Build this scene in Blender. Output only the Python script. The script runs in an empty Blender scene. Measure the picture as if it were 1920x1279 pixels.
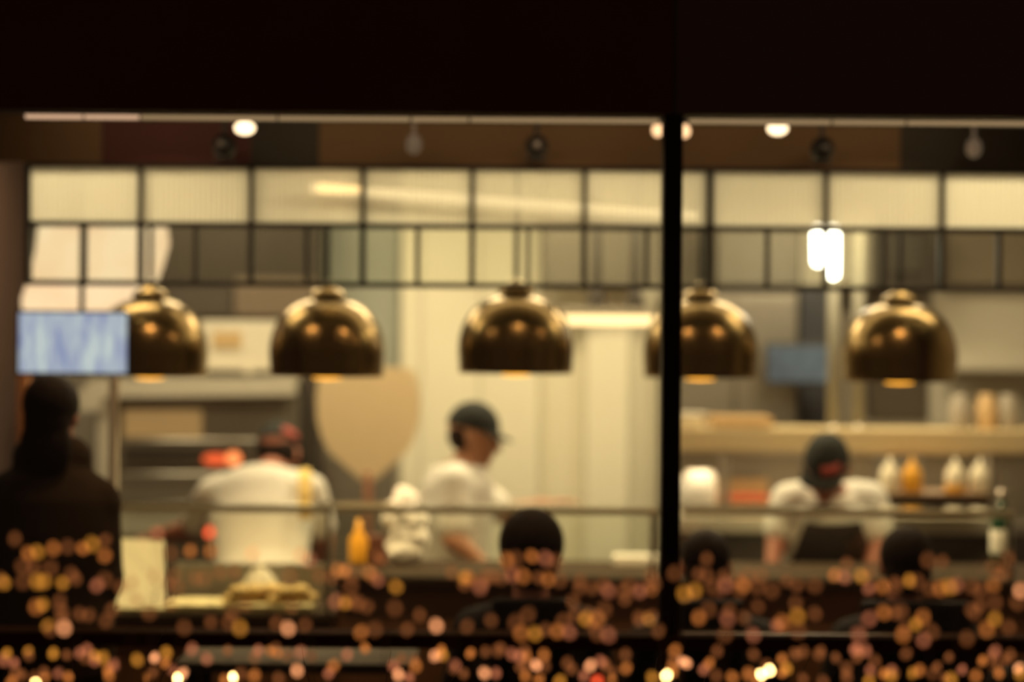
import bpy, bmesh, math, random
from mathutils import Vector, Matrix
random.seed(7)
PI = math.pi
sc = bpy.context.scene
C = sc.collection

# ---------------------------------------------------------------- camera
F = 85/36*1920
ROLL = math.radians(0.42)
CZ = 1.95
cd = bpy.data.cameras.new('camera'); cam = bpy.data.objects.new('camera', cd); C.objects.link(cam)
cd.lens = 85; cd.sensor_width = 36; cd.clip_start = 0.1; cd.clip_end = 100
cam.matrix_world = Matrix.Translation((0, 0, CZ)) @ Matrix.Rotation(PI/2, 4, 'X') @ Matrix.Rotation(ROLL, 4, 'Z')
cd.dof.use_dof = True; cd.dof.focus_distance = 5.7; cd.dof.aperture_fstop = 1.0
sc.camera = cam
# ---------------------------------------------------------------- world, exposure
w = bpy.data.worlds.new('night'); sc.world = w; w.use_nodes = True
w.node_tree.nodes['Background'].inputs[0].default_value = (1.0, 0.62, 0.4, 1)
w.node_tree.nodes['Background'].inputs[1].default_value = 0.05
sc.view_settings.view_transform = 'Standard'; sc.view_settings.look = 'None'
sc.view_settings.exposure = 0.38; sc.view_settings.gamma = 1.0
sc.view_settings.use_curve_mapping = False

def P(px, py, Y):
    du, dv = px-960, py-639.5
    u = du*math.cos(ROLL)+dv*math.sin(ROLL); v = -du*math.sin(ROLL)+dv*math.cos(ROLL)
    return Vector((u*Y/F, Y, CZ-v*Y/F))
def S(Y): return F/Y

def area(name, loc, sx, sy, power, col, target=None, spread=180, parent=None):
    l = bpy.data.lights.new(name, 'AREA'); l.shape = 'RECTANGLE'; l.size = sx; l.size_y = sy
    l.energy = power; l.color = col; l.spread = math.radians(spread)
    o = bpy.data.objects.new(name, l); C.objects.link(o); o.location = loc
    if target is not None:
        o.rotation_euler = (Vector(target)-Vector(loc)).to_track_quat('-Z', 'Y').to_euler()
    return o
WARM = (1.0, 0.82, 0.50)
LIGHTS = [  # kitchen ceiling fittings: x, y, z, size x, size y, power
    ('kl', (-1.25, 9.35, 2.86), 0.8, 0.3, 17),
    ('kl', (0.05, 9.3, 2.86), 0.9, 0.3, 22),
    ('kl', (1.35, 9.3, 2.86), 0.9, 0.3, 18),
    ('kl', (0.25, 8.45, 2.86), 2.2, 0.12, 4.5),
    ('kl', (-1.5, 8.35, 2.86), 0.7, 0.12, 7.5),
    ('kl', (1.75, 8.35, 2.86), 0.9, 0.12, 8.5),
]
for n, loc, sx, sy, p in LIGHTS:
    area('ceiling_lamp_light', (loc[0], loc[1], loc[2]-0.03), sx, sy, p, WARM)
# dim warm downlights over the seats by the window
for x in (-1.1, 0.1, 1.2):
    area('dining_lamp_light', (x, 7.40, 2.68), 0.12, 0.12, 3.0, (1.0, 0.62, 0.32), spread=150)

# added unseen fill strips behind the window head, brightening the bulkhead boards
for x in (-0.75, 0.75):
    area('bulkhead_fill_light', (x, 7.30, 2.70), 1.5, 0.03, 0.28, (1.0, 0.70, 0.40), target=(x, 7.9, 2.64), spread=80)

# ---------------------------------------------------------------- materials
def mat(name, col, rough=0.5, metal=0.0, noise=0.0, nscale=8.0, bump=0.0, emit=None, estr=0.0, col2=None, sheen=0.0, stretch=None):
    m = bpy.data.materials.new(name); m.use_nodes = True
    nt = m.node_tree; b = nt.nodes['Principled BSDF']
    b.inputs['Base Color'].default_value = (*col, 1)
    b.inputs['Roughness'].default_value = rough; b.inputs['Metallic'].default_value = metal
    if noise or bump:
        tc = nt.nodes.new('ShaderNodeTexCoord'); mp = nt.nodes.new('ShaderNodeMapping')
        if stretch: mp.inputs['Scale'].default_value = stretch
        n = nt.nodes.new('ShaderNodeTexNoise'); n.inputs['Scale'].default_value = nscale; n.inputs['Detail'].default_value = 4
        nt.links.new(tc.outputs['Object'], mp.inputs[0]); nt.links.new(mp.outputs[0], n.inputs['Vector'])
        if noise:
            mx = nt.nodes.new('ShaderNodeMix'); mx.data_type = 'RGBA'
            c2 = col2 or tuple(c*(1-noise) for c in col)
            mx.inputs['A'].default_value = (*col, 1); mx.inputs['B'].default_value = (*c2, 1)
            nt.links.new(n.outputs['Fac'], mx.inputs['Factor']); nt.links.new(mx.outputs['Result'], b.inputs['Base Color'])
        if bump:
            bp = nt.nodes.new('ShaderNodeBump'); bp.inputs['Strength'].default_value = bump; bp.inputs['Distance'].default_value = 0.01
            nt.links.new(n.outputs['Fac'], bp.inputs['Height']); nt.links.new(bp.outputs[0], b.inputs['Normal'])
    if emit:
        b.inputs['Emission Color'].default_value = (*emit, 1); b.inputs['Emission Strength'].default_value = estr
    return m
def glass_mat(name, tint=(1, 1, 1), ior=1.45, k=1.0):
    m = bpy.data.materials.new(name); m.use_nodes = True; nt = m.node_tree; nt.nodes.clear()
    o = nt.nodes.new('ShaderNodeOutputMaterial'); mx = nt.nodes.new('ShaderNodeMixShader')
    t = nt.nodes.new('ShaderNodeBsdfTransparent'); t.inputs[0].default_value = (*tint, 1)
    g = nt.nodes.new('ShaderNodeBsdfGlossy'); g.inputs['Roughness'].default_value = 0.02
    fr = nt.nodes.new('ShaderNodeFresnel'); fr.inputs[0].default_value = ior
    ml = nt.nodes.new('ShaderNodeMath'); ml.operation = 'MULTIPLY'; ml.inputs[1].default_value = k
    nt.links.new(fr.outputs[0], ml.inputs[0]); nt.links.new(ml.outputs[0], mx.inputs[0])
    nt.links.new(t.outputs[0], mx.inputs[1]); nt.links.new(g.outputs[0], mx.inputs[2]); nt.links.new(mx.outputs[0], o.inputs[0])
    return m
def reeded_mat():
    m = bpy.data.materials.new('reeded glass'); m.use_nodes = True; nt = m.node_tree; nt.nodes.clear()
    o = nt.nodes.new('ShaderNodeOutputMaterial'); mx = nt.nodes.new('ShaderNodeMixShader'); mx2 = nt.nodes.new('ShaderNodeMixShader')
    tl = nt.nodes.new('ShaderNodeBsdfTranslucent'); tl.inputs[0].default_value = (0.9, 0.86, 0.72, 1)
    t = nt.nodes.new('ShaderNodeBsdfTransparent'); t.inputs[0].default_value = (0.9, 0.9, 0.84, 1)
    g = nt.nodes.new('ShaderNodeBsdfGlossy'); g.inputs['Roughness'].default_value = 0.15
    mx.inputs[0].default_value = 0.28; mx2.inputs[0].default_value = 0.06
    nt.links.new(tl.outputs[0], mx.inputs[1]); nt.links.new(t.outputs[0], mx.inputs[2])
    nt.links.new(mx.outputs[0], mx2.inputs[1]); nt.links.new(g.outputs[0], mx2.inputs[2]); nt.links.new(mx2.outputs[0], o.inputs[0])
    return m
def emis(name, col, s, light=True, var=None):
    m = bpy.data.materials.new(name); m.use_nodes = True; nt = m.node_tree; nt.nodes.clear()
    o = nt.nodes.new('ShaderNodeOutputMaterial'); e = nt.nodes.new('ShaderNodeEmission')
    e.inputs[0].default_value = (*col, 1); e.inputs[1].default_value = s
    if var:
        tc = nt.nodes.new('ShaderNodeTexCoord'); mp = nt.nodes.new('ShaderNodeMapping'); mp.inputs['Scale'].default_value = var[1]
        n = nt.nodes.new('ShaderNodeTexNoise'); n.inputs['Scale'].default_value = 1.0; n.inputs['Detail'].default_value = 3
        r = nt.nodes.new('ShaderNodeValToRGB'); r.color_ramp.elements[0].position = 0.3; r.color_ramp.elements[1].position = 0.68
        r.color_ramp.elements[0].color = (*var[0], 1); r.color_ramp.elements[1].color = (*col, 1)
        nt.links.new(tc.outputs['Object'], mp.inputs[0]); nt.links.new(mp.outputs[0], n.inputs['Vector'])
        nt.links.new(n.outputs['Fac'], r.inputs[0]); nt.links.new(r.outputs[0], e.inputs[0])
    nt.links.new(e.outputs[0], o.inputs[0])
    if not light: m.cycles.emission_sampling = 'NONE'
    return m
M = dict(
    facade=mat('dark facade cladding', (0.09, 0.034, 0.016), 0.8, noise=0.3, nscale=3),
    frame=mat('dark bronze window frame', (0.016, 0.009, 0.006), 0.5),
    rail=mat('brown sill rail', (0.045, 0.018, 0.008), 0.9),
    steel_black=mat('black steel', (0.022, 0.022, 0.018), 0.55),
    bulk=mat('brown timber bulkhead', (0.30, 0.165, 0.062), 0.6, noise=0.15, nscale=5, stretch=(1, 1, 12)),
    red=mat('dark red board', (0.13, 0.022, 0.012), 0.6),
    darkp=mat('dark olive board', (0.055, 0.042, 0.02), 0.6),
    brass=mat('brushed brass', (0.22, 0.15, 0.062), 0.27, 1.0, bump=0.02, nscale=60),
    black=mat('black lacquer', (0.012, 0.011, 0.01), 0.45),
    floor=mat('dark floor', (0.05, 0.03, 0.02), 0.4, noise=0.3),
    floork=mat('kitchen floor tile', (0.2, 0.16, 0.12), 0.4, noise=0.2),
    ceil=mat('kitchen ceiling', (0.6, 0.56, 0.48), 0.8, noise=0.05),
    ceild=mat('dark dining ceiling', (0.05, 0.035, 0.025), 0.8, noise=0.1),
    wall=mat('greige kitchen wall', (0.36, 0.31, 0.245), 0.6, noise=0.15, nscale=4),
    cream=mat('cream wall panel', (0.80, 0.75, 0.58), 0.42, noise=0.06, nscale=3),
    wallred=mat('dark red brown wall', (0.045, 0.018, 0.010), 0.8, noise=0.2),
    steel=mat('stainless steel', (0.55, 0.51, 0.44), 0.34, 0.85, bump=0.03, nscale=30, stretch=(1, 1, 14)),
    steeld=mat('dull grey steel', (0.30, 0.27, 0.22), 0.45, 0.7, noise=0.2),
    steelw=mat('pale stainless steel', (0.66, 0.61, 0.50), 0.5, 0.3, noise=0.12),
    pipe=mat('painted grey pipe', (0.24, 0.22, 0.165), 0.6), gantry=mat('warm tan steel', (0.74, 0.58, 0.33), 0.55, 0.0, noise=0.25, nscale=3),
    dark=mat('dark equipment', (0.045, 0.035, 0.026), 0.5),
    hood=mat('brown steel hood', (0.048, 0.036, 0.026), 0.5, 0.2, noise=0.2),
    bluegrey=mat('blue grey wall panel', (0.40, 0.42, 0.36), 0.5, noise=0.1),
    ovenglass=mat('oven window', (0.62, 0.46, 0.22), 0.35, noise=0.2, emit=(1.0, 0.6, 0.25), estr=0.12),
    shirt=mat('white cotton shirt', (0.84, 0.80, 0.70), 0.85, noise=0.07, nscale=14, bump=0.25),
    trousers=mat('dark trousers', (0.03, 0.028, 0.025), 0.85),
    apron=mat('dark brown apron', (0.022, 0.015, 0.010), 0.85, noise=0.2),
    strap=mat('yellow strap', (0.85, 0.60, 0.18), 0.7),
    cap=mat('black green cap', (0.016, 0.017, 0.013), 0.9),
    capred=mat('red cap badge', (0.36, 0.06, 0.045), 0.7),
    skin=mat('skin', (0.52, 0.25, 0.14), 0.5, noise=0.1, nscale=20),
    skinr=mat('ruddy skin', (0.42, 0.16, 0.10), 0.5, noise=0.1, nscale=20),
    eye=mat('eye', (0.04, 0.03, 0.02), 0.2),
    hair=mat('dark brown hair', (0.018, 0.011, 0.008), 0.6, bump=0.6, nscale=60, stretch=(1, 1, 0.15)),
    coat=mat('black brown coat', (0.045, 0.028, 0.016), 0.85, noise=0.3, nscale=12),
    coatb=mat('charcoal jacket', (0.020, 0.018, 0.018), 0.8, noise=0.3, nscale=12),
    counter=mat('dark timber counter', (0.26, 0.13, 0.06), 0.4, noise=0.3, nscale=4, stretch=(1, 1, 10)),
    countertop=mat('dark stone worktop', (0.055, 0.036, 0.022), 0.7, noise=0.2),
    chair=mat('black upholstery', (0.014, 0.012, 0.013), 0.6),
    wood=mat('pale plywood', (0.78, 0.60, 0.36), 0.5, noise=0.12, nscale=5, stretch=(8, 1, 1)),
    woodo=mat('orange wood post', (0.50, 0.20, 0.08), 0.5, noise=0.2),
    white=mat('white ceramic', (0.86, 0.83, 0.75), 0.25, noise=0.03),
    whitec=mat('white cloth', (0.93, 0.92, 0.86), 0.85, noise=0.04, bump=0.3),
    menu=mat('cream board', (0.92, 0.78, 0.44), 0.6, noise=0.05), menu_glow=emis('cream card added glow', (1.0, 0.66, 0.25), 0.78),  # card emission stands in for light falling on its face
    bread=mat('golden bread', (0.85, 0.58, 0.22), 0.7, noise=0.35, nscale=25, bump=0.4),
    sqz=mat('cream squeeze bottle', (0.90, 0.80, 0.58), 0.4, noise=0.04),
    orange=mat('mustard orange plastic', (0.86, 0.42, 0.03), 0.35, noise=0.04),
    tomato=mat('red meat slices', (0.60, 0.13, 0.06), 0.4, noise=0.4, nscale=30),
    tan=mat('tan tray', (0.58, 0.38, 0.18), 0.6, noise=0.1),
    twig=mat('brown bare twig', (0.10, 0.045, 0.02), 0.7, noise=0.3),
    planter=mat('black planter', (0.02, 0.017, 0.015), 0.6),
    soil=mat('soil', (0.03, 0.02, 0.012), 0.95, noise=0.4),
    wire=mat('dark wire', (0.02, 0.014, 0.01), 0.6),
    greenb=mat('dark green bottle glass', (0.012, 0.05, 0.025), 0.12),
    paving=mat('night paving', (0.03, 0.025, 0.02), 0.6, noise=0.3),
    greytop=mat('grey table top', (0.07, 0.06, 0.045), 0.7, noise=0.15),
    pane=glass_mat('window glass', (0.97, 0.97, 0.95), 1.45, 0.5),
    pane_in=glass_mat('clear partition glass', (0.95, 0.96, 0.93), 1.45, 0.8),
    guard=glass_mat('green edged guard glass', (0.95, 0.97, 0.93), 1.45, 1.0),
    guardedge=mat('green glass edge', (0.55, 0.52, 0.34), 0.4),
    reeded=reeded_mat(),
    lamp_spot=emis('spot lens glow', (1.0, 0.72, 0.44), 2.6),
    lamp_spot2=emis('dim spot lens glow', (1.0, 0.58, 0.30), 1.6),
    lamp_tube=emis('fluorescent tube glow', (1.0, 0.93, 0.75), 14),
    lamp_strip=emis('warm hood strip glow', (1.0, 0.68, 0.30), 2.2),
    lamp_led=emis('behind glass led glow', (1.0, 0.76, 0.42), 1.5),
    lamp_orange=emis('heat bulb glow', (1.0, 0.42, 0.04), 2.2),
    oven_fire=emis('oven fire glow', (1.0, 0.14, 0.04), 0.9),
    oven_fire2=emis('oven fire core glow', (1.0, 0.27, 0.08), 1.5),
    oven_amber=emis('oven interior lamp', (1.0, 0.55, 0.16), 0.55),
    screen=emis('blue screen glow', (0.58, 0.66, 0.64), 0.8, var=((0.20, 0.23, 0.46), (26, 1, 6))),
    screen2=emis('teal order screen glow', (0.30, 0.34, 0.31), 0.42, var=((0.16, 0.16, 0.15), (9, 1, 7))),
    sign=emis('cream lit sign', (1.0, 0.78, 0.48), 0.95, var=((0.92, 0.60, 0.34), (5, 1, 4))),
    strip_a=emis('top strip bright', (0.62, 0.38, 0.24), 0.95),
    strip_b=emis('top strip dim', (0.50, 0.33, 0.17), 0.55),
    globe=mat('ghost reflection', (0.25, 0.19, 0.14), 0.3, emit=(0.5, 0.36, 0.24), estr=0.12),
)
for k_ in ('rail', 'frame', 'facade', 'greytop', 'countertop', 'hair', 'chair', 'coat', 'coatb', 'apron'): M[k_].node_tree.nodes['Principled BSDF'].inputs['Specular IOR Level'].default_value = 0.08
BULBS = [emis('bulb glow amber', (1.0, 0.30, 0.06), 0.78, False),
         emis('bulb glow rose', (1.0, 0.30, 0.13), 0.62, False),
         emis('bulb glow gold', (1.0, 0.38, 0.045), 0.88, False),
         emis('bulb glow bright', (1.0, 0.38, 0.15), 1.9, False),
         emis('bulb glow faint', (1.0, 0.31, 0.09), 0.30, False),
         emis('bulb glow brilliant', (1.0, 0.60, 0.20), 24.0, False),
         emis('bulb glow red', (1.0, 0.10, 0.03), 2.2, False)]

# ---------------------------------------------------------------- builders
ORI = {}
def thing(name, label, cat, loc=(0, 0, 0), group=None):
    o = bpy.data.objects.new(name, None); C.objects.link(o); o.location = loc; o.empty_display_size = 0.1
    o['label'] = label; o['category'] = cat
    if group: o['group'] = group
    ORI[o.name] = Vector(loc); return o
def tag(o, label, cat, group=None, kind=None):
    o['label'] = label; o['category'] = cat
    if group: o['group'] = group
    if kind: o['kind'] = kind
    return o
def obj(name, bm, m, parent=None, smooth=False, origin=None, label=None):
    me = bpy.data.meshes.new(name)
    bmesh.ops.recalc_face_normals(bm, faces=bm.faces)
    if parent is not None: og = ORI[parent.name]
    elif origin is not None: og = Vector(origin)
    else:
        vs = [v.co for v in bm.verts]
        og = Vector(((min(v.x for v in vs)+max(v.x for v in vs))/2, (min(v.y for v in vs)+max(v.y for v in vs))/2, min(v.z for v in vs)))
    bmesh.ops.translate(bm, verts=bm.verts, vec=-og)
    bm.to_mesh(me); bm.free()
    if smooth:
        for p in me.polygons: p.use_smooth = True
    me.materials.append(m)
    o = bpy.data.objects.new(name, me); C.objects.link(o)
    if parent is not None: o.parent = parent
    else: o.location = og
    ORI[o.name] = og
    if label: o['label'] = label
    return o
def struct(name, bm, m, parent=None, smooth=False):
    o = obj(name, bm, m, parent, smooth)
    if parent is None: o['kind'] = 'structure'
    return o
def NB(): return bmesh.new()
def add_box(bm, x0, x1, y0, y1, z0, z1, bev=0.0):
    t = bmesh.new(); bmesh.ops.create_cube(t, size=1)
    for v in t.verts: v.co = Vector(((v.co.x+.5)*(x1-x0)+x0, (v.co.y+.5)*(y1-y0)+y0, (v.co.z+.5)*(z1-z0)+z0))
    if bev: bmesh.ops.bevel(t, geom=t.edges[:], offset=bev, segments=2, affect='EDGES', profile=0.7)
    me = bpy.data.meshes.new('t'); t.to_mesh(me); t.free(); bm.from_mesh(me); bpy.data.meshes.remove(me); return bm
def box(x0, x1, y0, y1, z0, z1, bev=0.0): return add_box(NB(), x0, x1, y0, y1, z0, z1, bev)
def pb(px0, py0, px1, py1, Y, dep=0.02, bev=0.0, bm=None):
    c = P((px0+px1)/2, (py0+py1)/2, Y); hw = abs(px1-px0)/2/S(Y); hh = abs(py1-py0)/2/S(Y)
    return add_box(bm or NB(), c.x-hw, c.x+hw, Y, Y+dep, c.z-hh, c.z+hh, bev)
def frame_basis(d, hint=Vector((0, 0, 1))):
    d = d.normalized()
    if abs(d.dot(hint)) > 0.97: hint = Vector((0, 1, 0))
    x = d.cross(hint).normalized(); y = x.cross(d).normalized(); return x, y, d
def cone(bm, p0, p1, r0, r1, seg=12, rings=8, sq=1.0, hint=Vector((0, 0, 1))):
    """closed tapered capsule; sq squashes the second cross axis"""
    p0, p1 = Vector(p0), Vector(p1); d = p1-p0
    x, y, z = frame_basis(d if d.length > 1e-6 else Vector((0, 0, 1)), hint)
    rr = []
    for i in range(rings+1):
        th = -PI/2+PI*i/rings; c, s = math.cos(th), math.sin(th)
        base, r = (p1, r1) if i > rings/2 else (p0, r0)
        if i in (0, rings): rr.append([bm.verts.new(base+z*r*s)]); continue
        rr.append([bm.verts.new(base+z*r*s+(x*math.cos(2*PI*k/seg)+y*sq*math.sin(2*PI*k/seg))*r*c) for k in range(seg)])
    for a, b in zip(rr[:-1], rr[1:]):
        for k in range(seg):
            k2 = (k+1) % seg
            if len(a) == 1: bm.faces.new((a[0], b[k2], b[k]))
            elif len(b) == 1: bm.faces.new((a[k], a[k2], b[0]))
            else: bm.faces.new((a[k], a[k2], b[k2], b[k]))
    return bm
def ell(bm, c, ax, ay, az, seg=20, rings=14):
    """ellipsoid with axis vectors"""
    c = Vector(c); rr = []
    for i in range(rings+1):
        th = -PI/2+PI*i/rings; cc, s = math.cos(th), math.sin(th)
        if i in (0, rings): rr.append([bm.verts.new(c+az*s)]); continue
        rr.append([bm.verts.new(c+az*s+(ax*math.cos(2*PI*k/seg)+ay*math.sin(2*PI*k/seg))*cc) for k in range(seg)])
    for a, b in zip(rr[:-1], rr[1:]):
        for k in range(seg):
            k2 = (k+1) % seg
            if len(a) == 1: bm.faces.new((a[0], b[k2], b[k]))
            elif len(b) == 1: bm.faces.new((a[k], a[k2], b[0]))
            else: bm.faces.new((a[k], a[k2], b[k2], b[k]))
    return bm
def loft(bm, st, seg=24):
    """st: list of (centre, side axis vec, front axis vec), closed"""
    rr = [[bm.verts.new(c+a*math.cos(2*PI*k/seg)+b*math.sin(2*PI*k/seg)) for k in range(seg)] for c, a, b in st]
    for a, b in zip(rr[:-1], rr[1:]):
        for k in range(seg): bm.faces.new((a[k], a[(k+1) % seg], b[(k+1) % seg], b[k]))
    bm.faces.new(rr[0][::-1]); bm.faces.new(rr[-1]); return bm
def lathe(bm, prof, c=(0, 0, 0), seg=32, closed=False):
    """prof (r, z) revolved about z"""
    c = Vector(c); rings = []
    for r, z in prof:
        if r < 1e-6: rings.append([bm.verts.new(c+Vector((0, 0, z)))])
        else: rings.append([bm.verts.new(c+Vector((r*math.cos(2*PI*k/seg), r*math.sin(2*PI*k/seg), z))) for k in range(seg)])
    prs = list(zip(rings[:-1], rings[1:]))
    if closed: prs.append((rings[-1], rings[0]))
    for a, b in prs:
        for k in range(seg):
            k2 = (k+1) % seg
            if len(a) == 1 and len(b) == 1: continue
            if len(a) == 1: bm.faces.new((a[0], b[k2], b[k]))
            elif len(b) == 1: bm.faces.new((a[k], a[k2], b[0]))
            else: bm.faces.new((a[k], a[k2], b[k2], b[k]))
    return bm
def tube(bm, pts, r, seg=6):
    for a, b in zip(pts[:-1], pts[1:]): cone(bm, a, b, r, r, seg, 4)
    return bm
def prism(bm, pts, Y0, Y1):
    """pts: list of (x, z) outline extruded from Y0 to Y1"""
    a = [bm.verts.new((x, Y0, z)) for x, z in pts]; b = [bm.verts.new((x, Y1, z)) for x, z in pts]
    bm.faces.new(a); bm.faces.new(b[::-1]); n = len(a)
    for i in range(n): bm.faces.new((a[i], b[i], b[(i+1) % n], a[(i+1) % n]))
    return bm
def pprism(pts, Y, dep=0.02):
    return prism(NB(), [(P(x, y, Y).x, P(x, y, Y).z) for x, y in pts], Y, Y+dep)
def remesh(bm, vox=0.006, sm=4, fac=0.5):
    """fuse overlapping closed shells into one continuous surface"""
    me = bpy.data.meshes.new('tmp'); bmesh.ops.recalc_face_normals(bm, faces=bm.faces); bm.to_mesh(me); bm.free()
    o = bpy.data.objects.new('tmp', me); C.objects.link(o)
    md = o.modifiers.new('r', 'REMESH'); md.mode = 'VOXEL'; md.voxel_size = vox
    if sm:
        s = o.modifiers.new('s', 'SMOOTH'); s.iterations = sm; s.factor = fac
    dg = bpy.context.evaluated_depsgraph_get(); ev = o.evaluated_get(dg)
    out = bmesh.new(); tm = ev.to_mesh(); out.from_mesh(tm); ev.to_mesh_clear()
    bpy.data.objects.remove(o); bpy.data.meshes.remove(me)
    return out
def copy_tree(o, parent=None):
    c = o.copy(); C.objects.link(c); ORI[c.name] = ORI.get(o.name, Vector())
    if parent is not None: c.parent = parent
    for ch in [x for x in bpy.data.objects if x.parent == o]: copy_tree(ch, c)
    return c

# ---------------------------------------------------------------- the setting
WY = 7.0
ztop = P(650, 213, WY).z; zrail0 = P(960, 1213, WY).z; zrail1 = P(960, 1187, WY).z
mx0 = P(1240, 700, WY).x; mx1 = P(1276, 700, WY).x
struct('ground', box(-6, 6, -2, 7.0, -0.1, 0), M['paving'])
struct('floor', box(-3.2, 3.2, 7.0, 10.8, -0.1, 0), M['floor'])
# the wall over the shop window, two cladding boards with a seam over the mullion
b = box(-2.6, (mx0+mx1)/2-0.002, WY-0.06, WY+0.1, ztop, 3.4, 0.004); struct('wall_facade_left', b, M['facade'])
b = box((mx0+mx1)/2+0.002, 2.6, WY-0.05, WY+0.1, ztop, 3.4, 0.004); struct('wall_facade_right', b, mat('dark facade board', (0.07, 0.034, 0.018), 0.7))
struct('wall_facade_base', box(-2.6, 2.6, WY-0.04, WY+0.1, 0, 0.80), M['facade'])
struct('wall_facade_pier', box(-2.6, -2.0, WY-0.05, WY+0.1, 0.8, ztop), M['facade'])
struct('wall_facade_corner', box(2.0, 2.6, WY-0.05, WY+0.1, 0.8, ztop), M['facade'])
b = box(mx0, mx1, WY-0.04, WY+0.08, zrail1, ztop, 0.003); struct('trim_1', b, M['frame'])
b = box(-2.0, 2.0, WY-0.06, WY+0.08, zrail0, zrail1, 0.004); struct('trim_2', b, M['rail'])
b = box(mx0+0.012, mx0+0.03, WY-0.02, WY+0.05, 0.8, zrail0, 0.002); struct('trim_3', b, M['frame'])
# thin bright metal bead on top of the rail below the right bay
b = box(mx1+0.01, mx1+0.62, WY-0.064, WY-0.04, zrail1-0.002, zrail1+0.010, 0.002); struct('trim_4', b, mat('pale metal bead', (0.35, 0.29, 0.24), 0.3, 0.6, emit=None))
def pane(name, x0, x1, z0, z1):
    w_ = struct(name, box(x0, x1, WY+0.02, WY+0.03, z0, z1), M['pane'])
pane('window_1', -2.0, mx0+0.005, zrail1, ztop)
pane('window_2', mx1-0.005, 2.0, zrail1, ztop)
pane('window_3', -2.0, mx0+0.014, 0.8, zrail0)
pane('window_4', mx0+0.028, 2.0, 0.8, zrail0)
# interior shell
GY = 7.9
zg0 = P(960, 311, GY).z
struct('ceiling_dining', box(-3.2, 3.2, 7.1, 7.9, 2.72, 2.8), M['ceild'])
struct('ceiling_kitchen', box(-3.2, 3.2, 7.95, 10.8, 2.9, 3.0), M['ceil'])
struct('wall_left', box(-2.15, -2.03, 7.1, 10.7, 0, 2.9), M['wallred'])
struct('wall_right', box(2.55, 2.65, 7.1, 10.7, 0, 2.9), M['wall'])
struct('wall_back', box(-2.1, 2.6, 10.6, 10.75, 0, 2.9), M['wall'])
# bulkhead boards over the glazed screen
def bulk(n, pa, pc, m, slant=0.0):
    xa, xc = P(pa, 270, GY).x, P(pc, 270, GY).x
    b = prism(NB(), [(xa-slant, zg0), (xc, zg0), (xc, 2.9), (xa+slant, 2.9)], GY, GY+0.045)
    struct('trim_%d' % n, b, m)
bulk(5, -240, 190, M['bulk']); bulk(6, 190.5, 470, M['red']); bulk(7, 470.5, 598, M['darkp'])
bulk(8, 598.5, 1688, M['bulk']); bulk(9, 1688.5, 2200, M['darkp'])
# pale head trim of each window bay; emission stands in for light caught on it
def strip(label, cuts, ms):
    zt = P(650, 220, 7.14).z
    t = thing('glow_trim', label, 'glowing trim', (P(cuts[0], 220, 7.14).x, 7.14, zt-0.02), 'glowing trims over the window bays')
    ob = NB(); add_box(ob, P(cuts[0], 220, 7.14).x, P(cuts[-1], 220, 7.14).x, 7.150, 7.175, zt-0.012, zt+0.030)
    obj('channel', ob, M['frame'], t)
    for a, c, m in zip(cuts[:-1], cuts[1:], ms):
        za = P(650, 219.5, 7.14).z
        obj('diffuser', box(P(a, 220, 7.14).x+0.003, P(c, 220, 7.14).x-0.003, 7.14, 7.15, za-0.011, za+0.011, 0.002), m, t)
strip('long dim tan glowing trim at the head of the wide left window bay', [45, 156, 262, 520, 770, 880, 1238], [M['strip_a'], M['strip_a'], M['strip_b'], M['strip_b'], M['strip_b'], M['strip_b']])
strip('shorter dim tan glowing trim at the head of the right window bay', [1290, 1560, 1700, 1960], [M['strip_b'], M['strip_b'], M['strip_b']])

# ---------------------------------------------------------------- kitchen back wall surfaces
def panel(name, label, cat, px0, py0, px1, py1, Y, m, dep=0.03, bev=0.004):
    return tag(obj(name, pb(px0, py0, px1, py1, Y, dep, bev), m), label, cat)
# cream cold-room wall: folded upright panels
t = thing('cold_room_wall', 'tall cream wall of upright panels behind the cook in profile', 'wall panels', (0, 10.35, 0))
for a, c, y0, y1 in ((752, 790, 10.30, 10.34), (790, 900, 10.34, 10.37), (900, 1012, 10.37, 10.33), (1012, 1098, 10.42, 10.42), (1098, 1180, 10.34, 10.32), (1180, 1238, 10.36, 10.38)):
    xa, xc = P(a, 640, 10.35).x, P(c, 640, 10.35).x; bm = NB()
    v = [(xa+.002, y0), (xc-.002, y1), (xc-.002, 10.5), (xa+.002, 10.5)]
    lo = [bm.verts.new((x, y, 0)) for x, y in v]; hi = [bm.verts.new((x, y, 2.78)) for x, y in v]
    bm.faces.new(lo[::-1]); bm.faces.new(hi)
    for i in range(4): bm.faces.new((lo[i], lo[(i+1) % 4], hi[(i+1) % 4], hi[i]))
    obj('wall_panel', bm, M['cream'], t)
panel('wall_cabinet', 'grey tan cabinet high on the wall above the cream panels', 'cabinet', 1020, 395, 1236, 535, 10.1, M['steeld'], 0.15)
panel('wall_cabinet', 'tall blue grey panel between the brown hood and the cream wall', 'cabinet', 598, 395, 750, 690, 10.35, M['bluegrey'], 0.2)
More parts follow.
